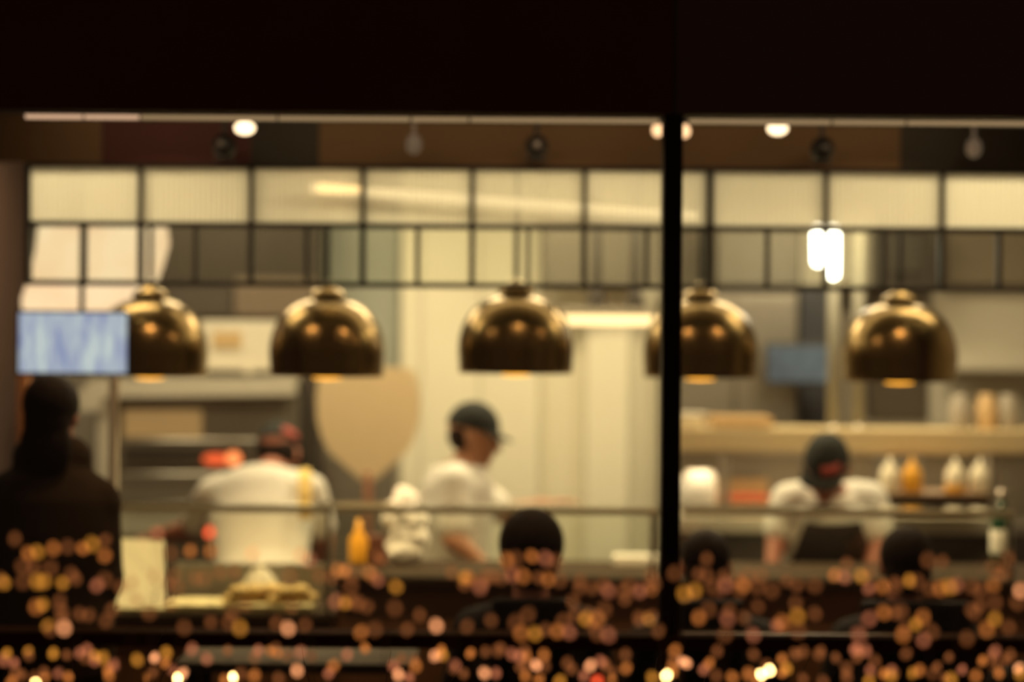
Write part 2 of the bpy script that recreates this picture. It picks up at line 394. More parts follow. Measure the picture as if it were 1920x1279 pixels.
# extractor hood over the oven
t = thing('extractor_hood', 'brown steel extractor hood above the stacked oven', 'extractor hood', (P(450, 500, 9.9).x, 9.9, P(450, 690, 9.9).z))
obj('hood_body', pb(305, 380, 596, 596, 9.95, 0.6, 0.006), M['hood'], t)
obj('filter', pb(318, 545, 432, 592, 9.93, 0.02, 0.002), M['dark'], t)
obj('filter', pb(440, 520, 590, 592, 9.93, 0.02, 0.002), mat('tan hood flap', (0.12, 0.088, 0.06), 0.5), t)
obj('lower_band', pb(376, 602, 520, 694, 9.9, 0.5, 0.006), M['steelw'], t)
for a in (400, 427): obj('hood_lamp', pb(a, 622, a+24, 650, 9.885, 0.015, 0.003), M['oven_amber'], t)
for a in (330, 470, 520): obj('seam', pb(a, 395, a+4, 520, 9.945, 0.006), M['dark'], t)
# stacked deck oven
OY = 9.75
t = thing('deck_oven', 'pale steel stacked deck oven with a small orange fire behind the bending cook', 'oven', (P(370, 900, OY).x, OY, 0))
cx0, cx1 = P(175, 800, OY).x, P(555, 800, OY).x
obj('body', box(cx0, cx1, OY+0.03, OY+0.7, 0.0, P(370, 712, OY).z, 0.01), M['steeld'], t)
obj('canopy', prism(NB(), [(P(150, 760, OY).x, P(150, 770, OY).z), (P(150, 760, OY).x, P(160, 740, OY).z), (P(176, 712, OY).x, P(176, 712, OY).z), (cx1, P(555, 708, OY).z), (cx1, P(555, 740, OY).z), (cx0+.05, P(200, 745, OY).z), (cx0+.04, P(200, 770, OY).z)], OY-0.08, OY+0.6), M['steelw'], t)
obj('side_column', pb(180, 745, 214, 1010, OY-0.05, 0.1, 0.004), M['steelw'], t)
for i, (a, c, m) in enumerate(((768, 820, 'ovenglass'), (842, 866, 'dark'), (905, 935, 'steeld'), (962, 1000, 'steelw'))):
    dr = obj('oven_door', pb(220, a-12, 545, c+8, OY, 0.03, 0.004), M['steeld'] if i != 3 else M['steelw'], t)
    if i < 2: obj('door_window', pb(232, a, 470 if i else 378, c, OY-0.008, 0.008, 0.002), M[m], dr)
    obj('handle', tube(NB(), [P(230, a-16, OY-0.04), P(540, a-16, OY-0.04)], 0.007, 8), M['steel'], dr, True)
obj('fire', ell(NB(), P(405, 861, OY-0.02), Vector((.055, 0, 0)), Vector((0, .01, 0)), Vector((0, 0, .022))), M['oven_fire'], t, True, label='dull red end of the fire')
obj('fire', ell(NB(), P(438, 860, OY-0.03), Vector((.03, 0, 0)), Vector((0, .012, 0)), Vector((0, 0, .028))), M['oven_fire2'], t, True, label='bright orange end of the fire')
tag(obj('oven_lamp', lathe(NB(), [(0, -.004), (.022, 0), (.022, .01), (0, .014)], (0, 0, 0), 16), M['steelw'], origin=(0, 0, 0)), 'small round grey gauge on the hood edge above the oven', 'gauge')
g = bpy.data.objects['oven_lamp']; g.name = 'gauge'; g.location = P(466, 690, 9.86); g.rotation_euler = (PI/2, 0, 0)
panel('equipment_column', 'dark upright column between oven and wooden pizza peel', 'column', 556, 690, 600, 1100, 9.9, M['dark'], 0.2)
panel('equipment_column', 'grey upright column behind the handle of the pizza peel', 'column', 604, 860, 742, 1100, 10.0, M['steeld'], 0.2)
# pizza peel hung blade up
PY = 9.55
t = thing('pizza_peel', 'large pale round pizza peel standing blade up beside the cook in profile', 'pizza peel', P(690, 1050, PY))
pts2 = [(606, 694), (620, 689), (690, 687), (760, 689), (774, 694), (783, 712), (787, 745), (786, 785), (778, 818), (764, 846), (738, 870), (712, 892), (700, 902),
        (680, 902), (668, 892), (642, 870), (616, 846), (602, 818), (594, 785), (593, 745), (597, 712)]
obj('blade', pprism(pts2, PY, 0.012), M['wood'], t)
obj('handle', tube(NB(), [P(690, 890, PY+.006), Vector((P(690, 890, PY).x, PY+.006, .016))], 0.016, 10), mat('reddish peel handle', (0.30, 0.12, 0.06), 0.6), t, True)
# right side of the kitchen
t = thing('steel_fridge', 'grey brown upright steel fridge right of the window mullion', 'fridge', (P(1385, 640, 10.2).x, 10.2, 0))
x0, x1 = P(1256, 640, 10.2).x, P(1496, 640, 10.2).x
obj('body', box(x0, x1, 10.2, 10.58, 0, P(1385, 550, 10.2).z, 0.01), M['steeld'], t)
obj('door', box(x0+.01, (x0+x1)/2-.004, 10.175, 10.2, .1, P(1385, 560, 10.2).z, 0.006), M['steeld'], t)
obj('door', box((x0+x1)/2+.004, x1-.01, 10.175, 10.2, .1, P(1385, 560, 10.2).z, 0.006), M['steeld'], t)
panel('equipment_column', 'near black gap post between the steel fridge and the pale pipes', 'column', 1500, 535, 1560, 800, 10.3, mat('blue black post', (0.05, 0.05, 0.06), 0.5), 0.1)
panel('wall_cabinet', 'grey wall cabinet behind the two bright tubes', 'cabinet', 1345, 400, 1500, 535, 10.35, M['steeld'], 0.2)
panel('wall_cabinet', 'pale lit wall cabinet right beside the bright tubes', 'cabinet', 1502, 400, 1640, 535, 10.4, M['steelw'], 0.15)
t = thing('microwave', 'dark square oven high on the wall above the rightmost brass lamp', 'microwave', P(1695, 530, 10.1))
obj('body', pb(1652, 415, 1752, 545, 10.1, 0.35, 0.006), M['hood'], t); obj('door', pb(1668, 448, 1728, 512, 10.085, 0.015, 0.004), M['dark'], t)
panel('wall_cabinet', 'taupe wall cabinet high in the right corner of the kitchen', 'cabinet', 1775, 400, 1990, 535, 10.35, mat('taupe cabinet', (0.24, 0.19, 0.14), 0.5, noise=0.1), 0.2)
panel('splashback', 'beige grey wall sheet at the far right behind the steel shelf', 'splashback', 1745, 545, 2010, 800, 10.45, M['steelw'], 0.03)
panel('wall_shelf', 'thin pale shelf on the beige sheet at the far right', 'shelf', 1782, 665, 2010, 695, 10.2, M['steelw'], 0.25)
panel('coffee_grinder', 'dark boxy machine below the rightmost brass lamp', 'machine', 1634, 640, 1742, 790, 9.75, M['dark'], 0.2, 0.02)
# jars at far right on the gantry
for i, (x, m) in enumerate(((1800, 'wall'), (1850, 'tan'), (1890, 'wall'))):
    tag(obj('storage_jar', lathe(NB(), [(0, 0), (.04, 0), (.042, .01), (.042, .1), (.03, .115), (.03, .135), (0, .137)], Vector((P(x, 780, 9.5).x, 9.5, P(1600, 806, 9.3).z))), M[m], smooth=True),
        ['beige jar on the steel shelf, leftmost of three', 'yellowish jar on the steel shelf, middle of three', 'beige jar on the steel shelf, rightmost of three'][i], 'jar', 'jars on the steel shelf')
# vertical pipes
for x, y0, lab in ((1564, 440, 'taller pale upright pipe under the bright tubes'), (1611, 430, 'pale upright pipe left of the rightmost brass lamp')):
    Y = 9.6; a = P(x, y0, Y); c = P(x, 812, Y)
    pm = M['pipe']
    t = thing('shelf_post', lab, 'pipe', (a.x, Y, c.z), 'pale upright pipes')
    obj('pole', lathe(NB(), [(0, 0), (.022, 0), (.022, a.z-c.z), (0, a.z-c.z)], (a.x, Y, c.z), 16), pm, t, True)
    obj('collar', lathe(NB(), [(.022, 0), (.034, 0), (.034, .02), (.022, .03)], (a.x, Y, c.z), 16), M['steel'], t, True)
# bright tubes
t = thing('tube_lamp', 'brilliant white pair of short upright lamp tubes', 'lamp', P(1550, 470, 9.3))
for x, ya, yb in ((1534, 432, 488), (1562, 432, 512)):
    obj('tube', cone(NB(), P(x, ya, 9.3), P(x, yb, 9.3), .021, .021, 14, 8), M['lamp_tube'], t, True)
obj('bracket', pb(1524, 412, 1574, 424, 9.29, 0.04, .004), M['steel_black'], t)
obj('rod', tube(NB(), [P(1549, 414, 9.31), P(1549, 414, 9.31)+Vector((0, 0, .5))], .006), M['steel_black'], t)
# warm lit hood bar in the middle
t = thing('strip_lamp', 'warm glowing horizontal lamp bar hung before the cream wall', 'lamp', P(1140, 612, 9.3))
obj('housing', pb(1056, 578, 1226, 592, 9.3, 0.14, .005), M['steelw'], t)
obj('diffuser', pb(1060, 591, 1224, 608, 9.31, 0.12, .004), M['lamp_strip'], t)
for x in (1118, 1190):
    bm = NB(); a = P(x, 578, 9.37); lathe(bm, [(0, 0), (.045, 0), (.028, .05), (.018, .09), (.012, 1.0), (0, 1.0)], a, 14)
    obj('hanger', bm, M['dark'], t, True)
# kitchen screen on the right, blurred blue
t = thing('order_screen', 'blurred teal blue order screen beside the pale pipe', 'screen', P(1495, 720, 10.1))
obj('housing', pb(1434, 642, 1564, 722, 10.05, 0.03, .006), M['dark'], t)
obj('display', pb(1440, 648, 1558, 716, 10.042, 0.008, .002), M['screen2'], t)
obj('bracket', pb(1490, 670, 1510, 690, 10.08, 0.10), M['steel_black'], t)
# steel pass shelf (gantry)
t = thing('steel_gantry', 'long warm steel pass shelf across the right half of the kitchen', 'shelf', (P(1600, 820, 9.3).x, 9.3, 0))
gx0, gx1 = P(1262, 800, 9.3).x, P(2040, 800, 9.3).x
zt = P(1600, 806, 9.3).z; zb = P(1600, 848, 9.3).z
obj('shelf_top', box(gx0, gx1, 9.3, 9.72, zb, zt, .006), M['gantry'], t)
obj('fill_bar', box(gx0+.05, gx1-.05, 9.33, 9.36, zb-.012, zb-.001, .002), M['steel'], t)  # added bar that houses the fill light
area('shelf_fill_light', ((gx0+gx1)/2, 9.345, zb-.015), gx1-gx0-.1, .02, 3.0, (1.0, .76, .44))  # added fill to brighten the bag and bottles under the shelf
wz = P(1600, 972, 9.3).z; wz2 = P(1600, 1000, 9.3).z
obj('worktop', box(gx0, P(1900, 900, 9.3).x, 9.3, 9.75, wz2, wz, .006), M['steelw'], t)
for x in (1360, 1862):
    obj('leg', pb(x-8, 846, x+8, 974, 9.33, 0.03, .003), M['steel'], t)
obj('cupboard', box(gx0, gx1, 9.34, 9.75, 0, wz2, .004), M['dark'], t)
obj('back_panel', pb(1262, 852, 1640, 972, 9.74, 0.01), M['steeld'], t)
obj('back_panel', pb(1728, 852, 2040, 972, 9.74, 0.01), M['steeld'], t, label='grey panel behind the squeeze bottles')
# dark ledge carrying bottles
t2 = thing('bottle_shelf', 'dark box shelf below the row of squeeze bottles', 'shelf', P(1755, 970, 9.05))
obj('box', pb(1652, 934, 1856, 966, 9.05, 0.3, .006), M['dark'], t2)
obj('ledge', pb(1650, 926, 1858, 935, 9.04, 0.3, .003), mat('brown ledge', (0.16, 0.09, 0.04), 0.5), t2)
# tray and bowl on the gantry top
bm = pb(1338, 783, 1450, 800, 9.35, 0.3, .008); tag(obj('serving_tray', bm, M['tan']), 'long tan tray lying on the steel pass shelf', 'tray')
c = P(1292, 806, 9.45)
tag(obj('bowl', lathe(NB(), [(0, 0), (.03, 0), (.055, .02), (.075, .06), (.078, .065), (.07, .06), (.05, .025), (0, .012)], c), M['white'], smooth=True), 'white bowl on the left end of the steel pass shelf', 'bowl')
# things on the worktop to the right of the mullion
bm = NB(); c = P(1305, 970, 9.4)
loft(bm, [(Vector((c.x, c.y, wz)), Vector((.075, 0, 0)), Vector((0, .05, 0))), (Vector((c.x, c.y, wz+.1)), Vector((.08, 0, 0)), Vector((0, .05, 0))), (Vector((c.x+.01, c.y, wz+.15)), Vector((.065, 0, 0)), Vector((0, .035, 0))), (Vector((c.x+.012, c.y, wz+.175)), Vector((.045, 0, 0)), Vector((0, .015, 0)))], 14)
tag(obj('paper_bag', bm, M['whitec'], smooth=True), 'bright white paper bag right beside the window mullion', 'bag')
tb = thing('wooden_crate', 'tan open crate of red slices behind the glass guard', 'crate', P(1400, 968, 9.42))
xa, xc = P(1345, 940, 9.42).x, P(1450, 940, 9.42).x
bm = NB(); add_box(bm, xa, xc, 9.38, 9.395, wz, wz+.05); add_box(bm, xa, xc, 9.63, 9.645, wz, wz+.13); add_box(bm, xa, xa+.012, 9.395, 9.63, wz, wz+.07); add_box(bm, xc-.012, xc, 9.395, 9.63, wz, wz+.07); add_box(bm, xa, xc, 9.395, 9.63, wz, wz+.01)
obj('box', bm, M['tan'], tb)
for k in range(7):
    x = P(1352+13*k, 940, 9.45).x
    o = obj('meat_slice', ell(NB(), Vector((x, 9.48+.02*(k % 2), wz+.062)), Vector((.028, 0, .004)), Vector((0, .05, 0)), Vector((0, 0, .022)), 12, 8), M['tomato'], smooth=True)
    tag(o, 'red slice in the tan crate right of the mullion', 'food', 'red slices in the crate')

# squeeze bottles
def squeeze(px, m, nozzle, label, two=False):
    Y = 9.15; zb = P(1755, 926, 9.15).z; c = Vector((P(px, 900, Y).x, Y, zb))
    t = thing('squeeze_bottle', label, 'bottle', c, 'squeeze bottles on the dark shelf')
    obj('bottle_body', lathe(NB(), [(0, 0), (.033, 0), (.037, .006), (.037, .075), (.030, .092), (.022, .098), (0, .098)], c, 24), M[m], t, True)
    obj('nozzle', lathe(NB(), [(.024, .096), (.024, .106), (.010, .115), (.004, .138), (0, .138)], c, 20), M[nozzle], t, True)
    if two: obj('sauce_band', lathe(NB(), [(.0335, .0), (.0378, .004), (.0378, .036), (.0365, .038)], c, 24), M['orange'], t, True, label='orange sauce showing in the lower part')
squeeze(1668, 'sqz', 'sqz', 'cream squeeze bottle, leftmost of the four')
squeeze(1710, 'orange', 'orange', 'all orange squeeze bottle on the dark shelf')
squeeze(1791, 'sqz', 'sqz', 'cream squeeze bottle with orange sauce in its lower part', True)
squeeze(1837, 'sqz', 'sqz', 'cream squeeze bottle, rightmost of the four')

# ---------------------------------------------------------------- glazed steel screen over the counter
XV = [50, 262, 470, 680, 885, 1096, 1331, 1550, 1768, 1985]
t = thing('glazed_screen', 'black steel glazed screen with a row of reeded panes above clear panes', 'glazed screen', (0, GY, P(960, 537, GY).z))
z0, z1, z2 = P(960, 536, GY).z, P(960, 425, GY).z, zg0
xl, xr = P(48, 420, GY).x, P(1990, 420, GY).x
def hb(z, h, nm): obj(nm, box(xl, xr, GY+.01, GY+.05, z-h/2, z+h/2, .002), M['steel_black'], t)
hb(z2-.006, .016, 'rail'); hb(z1, .018, 'rail'); hb(z0, .018, 'rail')
XS = [P(v, 420, GY).x for v in XV]
for i, x in enumerate(XS):
    wv = .024 if i == 6 else .018
    obj('mullion', box(x-wv/2, x+wv/2, GY+.005, GY+.055, z0, z2, .002), M['steel_black'], t)
for a, c in zip(XS[:-1], XS[1:]):
    m_ = (a+c)/2
    obj('glazing_bar', box(m_-.007, m_+.007, GY+.01, GY+.05, z0, z1, .002), M['steel_black'], t)
    # reeded pane: real flutes
    bm = NB(); n = max(8, int((c-a)/.0175)); st = (c-a-.016)/n; top = []; bot = []
    for k in range(n*6+1):
        u = k/6; x = a+.008+u*st; d = .010*abs(math.sin(PI*u))
        top.append(bm.verts.new((x, GY+.030-d, z2-.012))); bot.append(bm.verts.new((x, GY+.030-d, z1+.008)))
    for k in range(len(top)-1): bm.faces.new((bot[k], bot[k+1], top[k+1], top[k]))
    obj('reeded_pane', bm, M['reeded'], t, True)
    for q0, q1 in ((a+.008, m_-.006), (m_+.006, c-.008)):
        obj('clear_pane', box(q0, q1, GY+.028, GY+.031, z0+.008, z1-.008), M['pane_in'], t)
# led tube behind the reeded glass
a, c = P(590, 352, 8.1), P(1300, 404, 8.1)
t = thing('led_tube', 'long sloping warm lamp tube glowing through the reeded panes', 'lamp', c)
obj('tube', tube(NB(), [a, c], .017, 10), M['lamp_led'], t, True)
obj('bright_end', tube(NB(), [P(602, 353, 8.08), P(668, 355, 8.08)], .016, 10), emis('amber end glow', (1.0, 0.62, 0.25), 4.0), t, True)
for p in (a, c): obj('hanger', tube(NB(), [p, Vector((p.x, p.y, 2.9))], .003), M['steel_black'], t)

# ---------------------------------------------------------------- brass pendants
LY = 8.2
LP = [(281, 703), (613, 703), (967, 697), (1313, 705), (1686, 712)]
LL = ['brass dome pendant lamp next to the blue screen', 'brass dome pendant lamp above the bending white shirt', 'brass dome pendant lamp above the cook in profile',
      'brass dome pendant lamp partly behind the window mullion', 'brass dome pendant lamp furthest right']
def pendant():
    t = thing('pendant_lamp', LL[0], 'lamp', (0, 0, 0), 'brass dome pendants over the counter')
    R, H = .196, .262
    prof = [(R-.006, -.004), (R-.003, .004), (R-.004, .010), (R, .07)]
    for k in range(1, 15):
        th = PI/2*k/14; prof.append((max(.052, R*math.cos(th)**0.80), .07+(H-.07)*math.sin(th)**0.95))
    inner = [(max(.026, r-.004), z-.002) for r, z in prof[::-1]]
    obj('shade', lathe(NB(), prof+inner, seg=64, closed=True), M['brass'], t, True)
    obj('neck', lathe(NB(), [(.050, H-.006), (.062, H), (.062, H+.012), (.052, H+.022), (.030, H+.032), (.012, H+.055), (0, H+.055)], seg=24), M['brass'], t, True)
    obj('stem', lathe(NB(), [(.009, H+.06), (.009, 1.055), (0, 1.055)], seg=12), M['steel_black'], t, True)
    obj('ceiling_cap', lathe(NB(), [(0, 1.03), (.045, 1.03), (.045, 1.055), (0, 1.055)], seg=24), M['steel_black'], t, True)
    obj('bulb', lathe(NB(), [(0, -.016), (.045, -.013), (.068, .010), (.068, .04), (.03, .09), (.018, .13), (0, .13)], seg=24), M['lamp_orange'], t, True)
    return t
p0 = pendant()
for i, (px, py) in enumerate(LP):
    o = p0 if i == 0 else copy_tree(p0)
    o['label'] = LL[i]; o.location = P(px, py, LY)
    l = bpy.data.lights.new('bulb_light', 'SPOT'); l.energy = 13; l.color = (1.0, 0.70, 0.36); l.spot_size = math.radians(125); l.spot_blend = .6; l.shadow_soft_size = .04
    lo = bpy.data.objects.new('bulb_light', l); C.objects.link(lo); lo.location = P(px, py, LY)+Vector((0, 0, -.03))

# ---------------------------------------------------------------- ceiling spots by the window
def spot(px, py, Y, m, label, lit, grp):
    c = P(px, py, Y); t = thing('spotlight', label, 'spotlight', c, grp)
    if lit:
        kk = 1 if m == 'lamp_spot' else .55
        obj('housing', lathe(NB(), [(0, .11), (.036*kk, .11), (.038*kk, .020), (.034*kk, .019), (.033*kk, .024), (0, .026)], c, 24), M['black'], t, True)
        obj('lens', ell(NB(), c, Vector((.032 if m == 'lamp_spot' else .017, 0, 0)), Vector((0, .03, 0)), Vector((0, 0, .021))), M[m], t, True)
    else:
        bm = cone(NB(), c+Vector((0, -.02, 0)), c+Vector((0, .06, .0)), .038, .032, 20, 8); obj('housing', bm, M['black'], t, True)
        obj('lens_rim', lathe(NB(), [(.03, 0), (.035, .006), (.03, .01)], c+Vector((0, 0, -.046)), 20, True), M['black'], t, True)
    obj('stem', tube(NB(), [c+Vector((0, 0, .03)), Vector((c.x, c.y, 2.72))], .007), M['black'], t)
spot(459, 240, 7.55, 'lamp_spot', 'glowing round spotlight at the ceiling left of centre', True, 'lit ceiling spotlights')
spot(1458, 241, 7.55, 'lamp_spot', 'brightest glowing spotlight at the ceiling in the right bay', True, 'lit ceiling spotlights')
spot(1233, 244, 7.55, 'lamp_spot2', 'dim orange spotlight just left of the mullion', True, 'lit ceiling spotlights')
spot(1284, 246, 7.55, 'lamp_spot2', 'dim orange spotlight just right of the mullion', True, 'lit ceiling spotlights')
spot(421, 274, 7.7, None, 'black unlit spotlight in front of the red board', False, 'black unlit spotlights')
spot(1006, 276, 7.7, None, 'black unlit spotlight in front of the brown board left of the mullion', False, 'black unlit spotlights')
spot(1541, 280, 7.7, None, 'black unlit spotlight in front of the brown board in the right bay', False, 'black unlit spotlights')
for px, py, lab in ((776, 270, 'faint grey ghost reflection in front of the brown board'), (1826, 277, 'faint grey ghost reflection in front of the dark board at right')):  # small globes stand in for lamp reflections in the window glass
    c = P(px, py, 7.7); t = thing('reflection_globe', lab, 'lamp', c, 'faint ghost reflections')
    obj('globe', ell(NB(), c, Vector((.026, 0, 0)), Vector((0, .026, 0)), Vector((0, 0, .032))), M['globe'], t, True)
    obj('stem', tube(NB(), [c+Vector((0, 0, .028)), Vector((c.x, c.y, 2.72))], .006), M['globe'], t, True)
# kitchen ceiling fittings around the area lights
for i, (n, loc, sx, sy, p) in enumerate(LIGHTS):
    bm = box(loc[0]-sx/2-.02, loc[0]+sx/2+.02, loc[1]-sy/2-.02, loc[1]+sy/2+.02, loc[2], 2.9, .004)
    tag(obj('ceiling_light', bm, M['steelw']), 'pale flat light fitting under the kitchen ceiling', 'ceiling light', 'kitchen ceiling fittings')

# ---------------------------------------------------------------- lit sign and monitor, left
t = thing('lit_sign', 'bright cream lit banner behind the left end of the glazed screen', 'sign', P(170, 600, 8.55))
pts = [(72, 418), (180, 414), (268, 416), (312, 424), (316, 458), (304, 500), (296, 520), (290, 548), (240, 562), (250, 590), (205, 606), (120, 610), (44, 612), (40, 560), (56, 515), (66, 470)]
obj('banner', pprism(pts, 8.55, 0.03), M['sign'], t)
obj('batten', pb(60, 404, 322, 415, 8.545, 0.04, .003), M['steel_black'], t)
for x in (64, 262): obj('hanger', tube(NB(), [P(x, 406, 8.56), P(x, 406, 8.56)+Vector((0, 0, .55))], .003), M['steel_black'], t)
MY = 8.0
t = thing('wall_screen', 'pale blue glowing monitor above the standing dark customer', 'monitor', P(134, 700, MY))
obj('housing', pb(30, 582, 242, 704, MY, .035, .008), M['black'], t)
obj('display', pb(35, 587, 237, 699, MY-.008, 0.009, .002), M['screen'], t)
obj('bracket', tube(NB(), [P(153, 640, MY+.05), P(153, 640, MY+.05)+Vector((0, 0, .78))], .010, 8), M['steel_black'], t)
tag(obj('wooden_post', box(P(33, 680, 8.7).x, P(52, 680, 8.7).x, 8.7, 8.75, 0, P(42, 680, 8.7).z, .004), M['woodo']), 'thin orange brown post behind the standing dark customer', 'post')

# ---------------------------------------------------------------- counter
CY = 7.95
t = thing('bar_counter', 'long dark timber bar counter in front of the kitchen', 'counter', (0, CY, 0))
zc = P(1200, 1087, CY).z; xa = P(632, 1100, CY).x
obj('front', box(xa, 2.5, CY+.02, 8.6, 0, zc-.03, .004), M['counter'], t)
obj('worktop', box(xa-.01, 2.5, CY-.02, 8.62, zc-.03, zc, .006), M['countertop'], t)
zl = P(410, 1152, CY).z; xb = P(200, 1100, CY).x
obj('low_front', box(xb, xa-.012, CY+.02, 8.5, 0, zl-.03, .004), M['counter'], t)
obj('low_worktop', box(xb-.01, xa-.012, CY-.02, 8.52, zl-.03, zl, .006), M['countertop'], t)
# grey board in the low section (cold display well)
obj('display_liner', box(P(312, 1100, 8.3).x, P(618, 1100, 8.3).x, 8.46, 8.49, zl, zl+.12, .004), M['steeld'], t)
# glass guards
def guard(label, pa, pc, zb, posts):
    Y = 7.99; x0, x1 = P(pa, 950, Y).x, P(pc, 950, Y).x; zt = P(960, 958, Y).z
    t = thing('glass_guard', label, 'glass guard', ((x0+x1)/2, Y, zb), 'glass guards on the counter')
    obj('pane', box(x0, x1, Y, Y+.008, zb, zt), M['guard'], t)
    obj('top_shelf', box(x0, x1, Y-.02, Y+.25, zt, zt+.010, .002), M['guard'], t)
    obj('edge_strip', box(x0, x1, Y-.024, Y-.018, zt-.010, zt+.014, .002), M['guardedge'], t)
    for p in posts:
        x = P(p, 950, Y).x; obj('post', box(x-.008, x+.008, Y+.01, Y+.03, zb, zt, .002), M['steel'], t)
guard('left glass guard over the low display counter', 205, 622, zl, (615,))
guard('glass guard in front of the cook in profile', 628, 1240, zc, (1225,))
guard('right glass guard in front of the cook in the badge cap', 1280, 1900, zc, (1895,))
tag(obj('guard_post', box(P(203, 850, 8.0).x, P(219, 850, 8.0).x, 8.0, 8.03, zl, P(210, 700, 8.0).z, .003), M['steelw']), 'thin pale upright post at the left end of the counter', 'post')
# menu stand, tray, cloth, bread
t = thing('menu_stand', 'bright cream card standing at the left end of the counter', 'menu stand', (P(262, 1150, 8.02).x, 8.03, zl))
Ym = 8.06; c = P(262, 1083, Ym)
obj('card', prism(NB(), [(P(216, 1010, Ym).x, P(216, 1010, Ym).z), (P(307, 1014, Ym).x, P(307, 1014, Ym).z), (P(310, 1140, Ym).x, zl+.008), (P(205, 1145, Ym).x, zl+.008)], Ym, Ym+.008), M['menu_glow'], t)
obj('base', box(P(208, 1150, Ym).x, P(312, 1150, Ym).x, Ym-.03, Ym+.05, zl, zl+.008, .002), M['menu'], t)
tag(obj('serving_board', box(P(310, 1140, 8.05).x, P(585, 1140, 8.05).x, 8.03, 8.26, zl, zl+.022, .006), M['menu']), 'long cream board lying between the cream card and the bread', 'board')
zbd = zl+.022
for i in range(11):
    x = P(436+28*(i % 6)+(14 if i > 5 else 0), 1120, 8.12).x; z = zbd+.016+(.026 if i > 5 else 0)
    bm = ell(NB(), Vector((x, 8.10+.03*(i % 3), z)), Vector((.034, 0, 0)), Vector((0, .055, 0)), Vector((0, 0, .018 if i > 5 else .016)), 14, 8)
    tag(obj('bread_roll', bm, M['bread'], smooth=True), 'golden flat roll in the small heap on the cream board', 'bread', 'golden rolls on the cream board')
c = Vector((P(487, 1100, 8.36).x, 8.36, zl))
t = thing('glass_cloche', 'pale cone shaped cover behind the heap of rolls', 'cover', c)
obj('cover', lathe(NB(), [(.085, 0), (.085, .02), (.06, .07), (.03, .105), (.014, .115), (0, .116)], c, 28), mat('grey beige cover', (0.50, 0.46, 0.34), 0.4), t, True)
obj('knob', ell(NB(), c+Vector((0, 0, .125)), Vector((.014, 0, 0)), Vector((0, .014, 0)), Vector((0, 0, .014))), M['white'], t, True)
bm = NB(); c = P(757, 1010, 8.4)
for dx, dz, r in ((0, -.07, .05), (-.02, .0, .055), (.0, .055, .04), (.03, -.02, .05), (.045, -.085, .045), (.03, -.12, .04), (-.01, -.12, .05)):
    ell(bm, Vector((c.x+dx, 8.42, c.z+dz)), Vector((r, 0, 0)), Vector((0, r*.8, 0)), Vector((0, 0, r)), 14, 8)
bm = remesh(bm, .006, 2)
from mathutils import noise as _n
bm.normal_update()
for v in bm.verts: v.co += v.normal*(.022*abs(_n.noise(v.co*22))-.008*abs(_n.noise(v.co*60)))
zmin = min(v.co.z for v in bm.verts); 
for v in bm.verts: v.co.z += (zc-zmin)
tag(obj('napkin_heap', bm, M['whitec'], smooth=False), 'crumpled bright white napkins on the counter left of the cook in profile', 'napkins')
tag(obj('plastic_tub', box(P(1150, 1040, 8.45).x, P(1236, 1040, 8.45).x, 8.42, 8.55, zc, zc+.035, .008), M['white']), 'low white tub on the counter left of the mullion', 'tub')
# wine bottle
c = Vector((P(1877, 1090, 8.34).x, 8.34, zc))
t = thing('glass_bottle', 'dark green bottle with a white label at the right end of the counter', 'bottle', c)
obj('bottle_body', lathe(NB(), [(0, 0), (.036, 0), (.038, .006), (.038, .16), (.030, .195), (.014, .215), (.014, .27), (0, .27)], c, 28), M['greenb'], t, True)
obj('label', lathe(NB(), [(.0384, .062), (.0390, .064), (.0390, .142), (.0384, .144)], c, 28), M['whitec'], t, True, label='plain white label')
obj('cap', lathe(NB(), [(.0142, .25), (.016, .251), (.016, .282), (0, .283)], c, 20), M['steel'], t, True)
# prep bits behind the napkins
tag(obj('sauce_bottle', lathe(NB(), [(0, 0), (.03, 0), (.032, .01), (.032, .09), (.012, .12), (.006, .16), (0, .16)], Vector((P(672, 1050, 8.4).x, 8.4, zc)), 20), M['orange'], smooth=True), 'amber sauce bottle behind the guard left of the napkins', 'bottle')
tag(obj('plastic_tub', box(P(690, 1050, 8.45).x, P(722, 1050, 8.45).x, 8.42, 8.5, zc, zc+.10, .01), mat('dark red tub', (0.14, 0.05, 0.03), 0.5)), 'small dark red tub behind the guard left of the napkins', 'tub')

# ---------------------------------------------------------------- people
def hand(bm, wr, d, n, side=1, curl=0.35, s=1.0):
    """wr wrist, d finger direction, n palm normal, side +-1 thumb side"""
    d = d.normalized(); n = (n-d*n.dot(d)).normalized(); x = d.cross(n).normalized()*side
    pc = wr+d*.05*s
    for q in (-.026, -.009, .009, .026):
        cone(bm, wr+d*.008+x*q*.7*s, wr+d*.088*s+x*q*s, .014*s, .0125*s, 10, 6)
    for q, L in ((-.030, .060), (-.010, .072), (.010, .078), (.030, .070)):
        b0 = wr+d*.090*s+x*q*s; dd = (d+x*q*1.5).normalized()
        d1 = (dd*math.cos(curl)+n*math.sin(curl)).normalized(); d2 = (dd*math.cos(curl*2.2)+n*math.sin(curl*2.2)).normalized()
        b1 = b0+d1*L*.5*s; b2 = b1+d2*L*.5*s
        cone(bm, b0, b1, .0092*s, .0085*s, 8, 6); cone(bm, b1, b2, .0085*s, .0072*s, 8, 6)
    t0 = wr+d*.03*s+x*.028*s; td = (d*.65+x*.7+n*.25).normalized(); t1 = t0+td*.042*s
    cone(bm, t0, t1, .013*s, .0105*s, 8, 6); cone(bm, t1, t1+(td+d*.5).normalized()*.032*s, .0105*s, .0085*s, 8, 6)
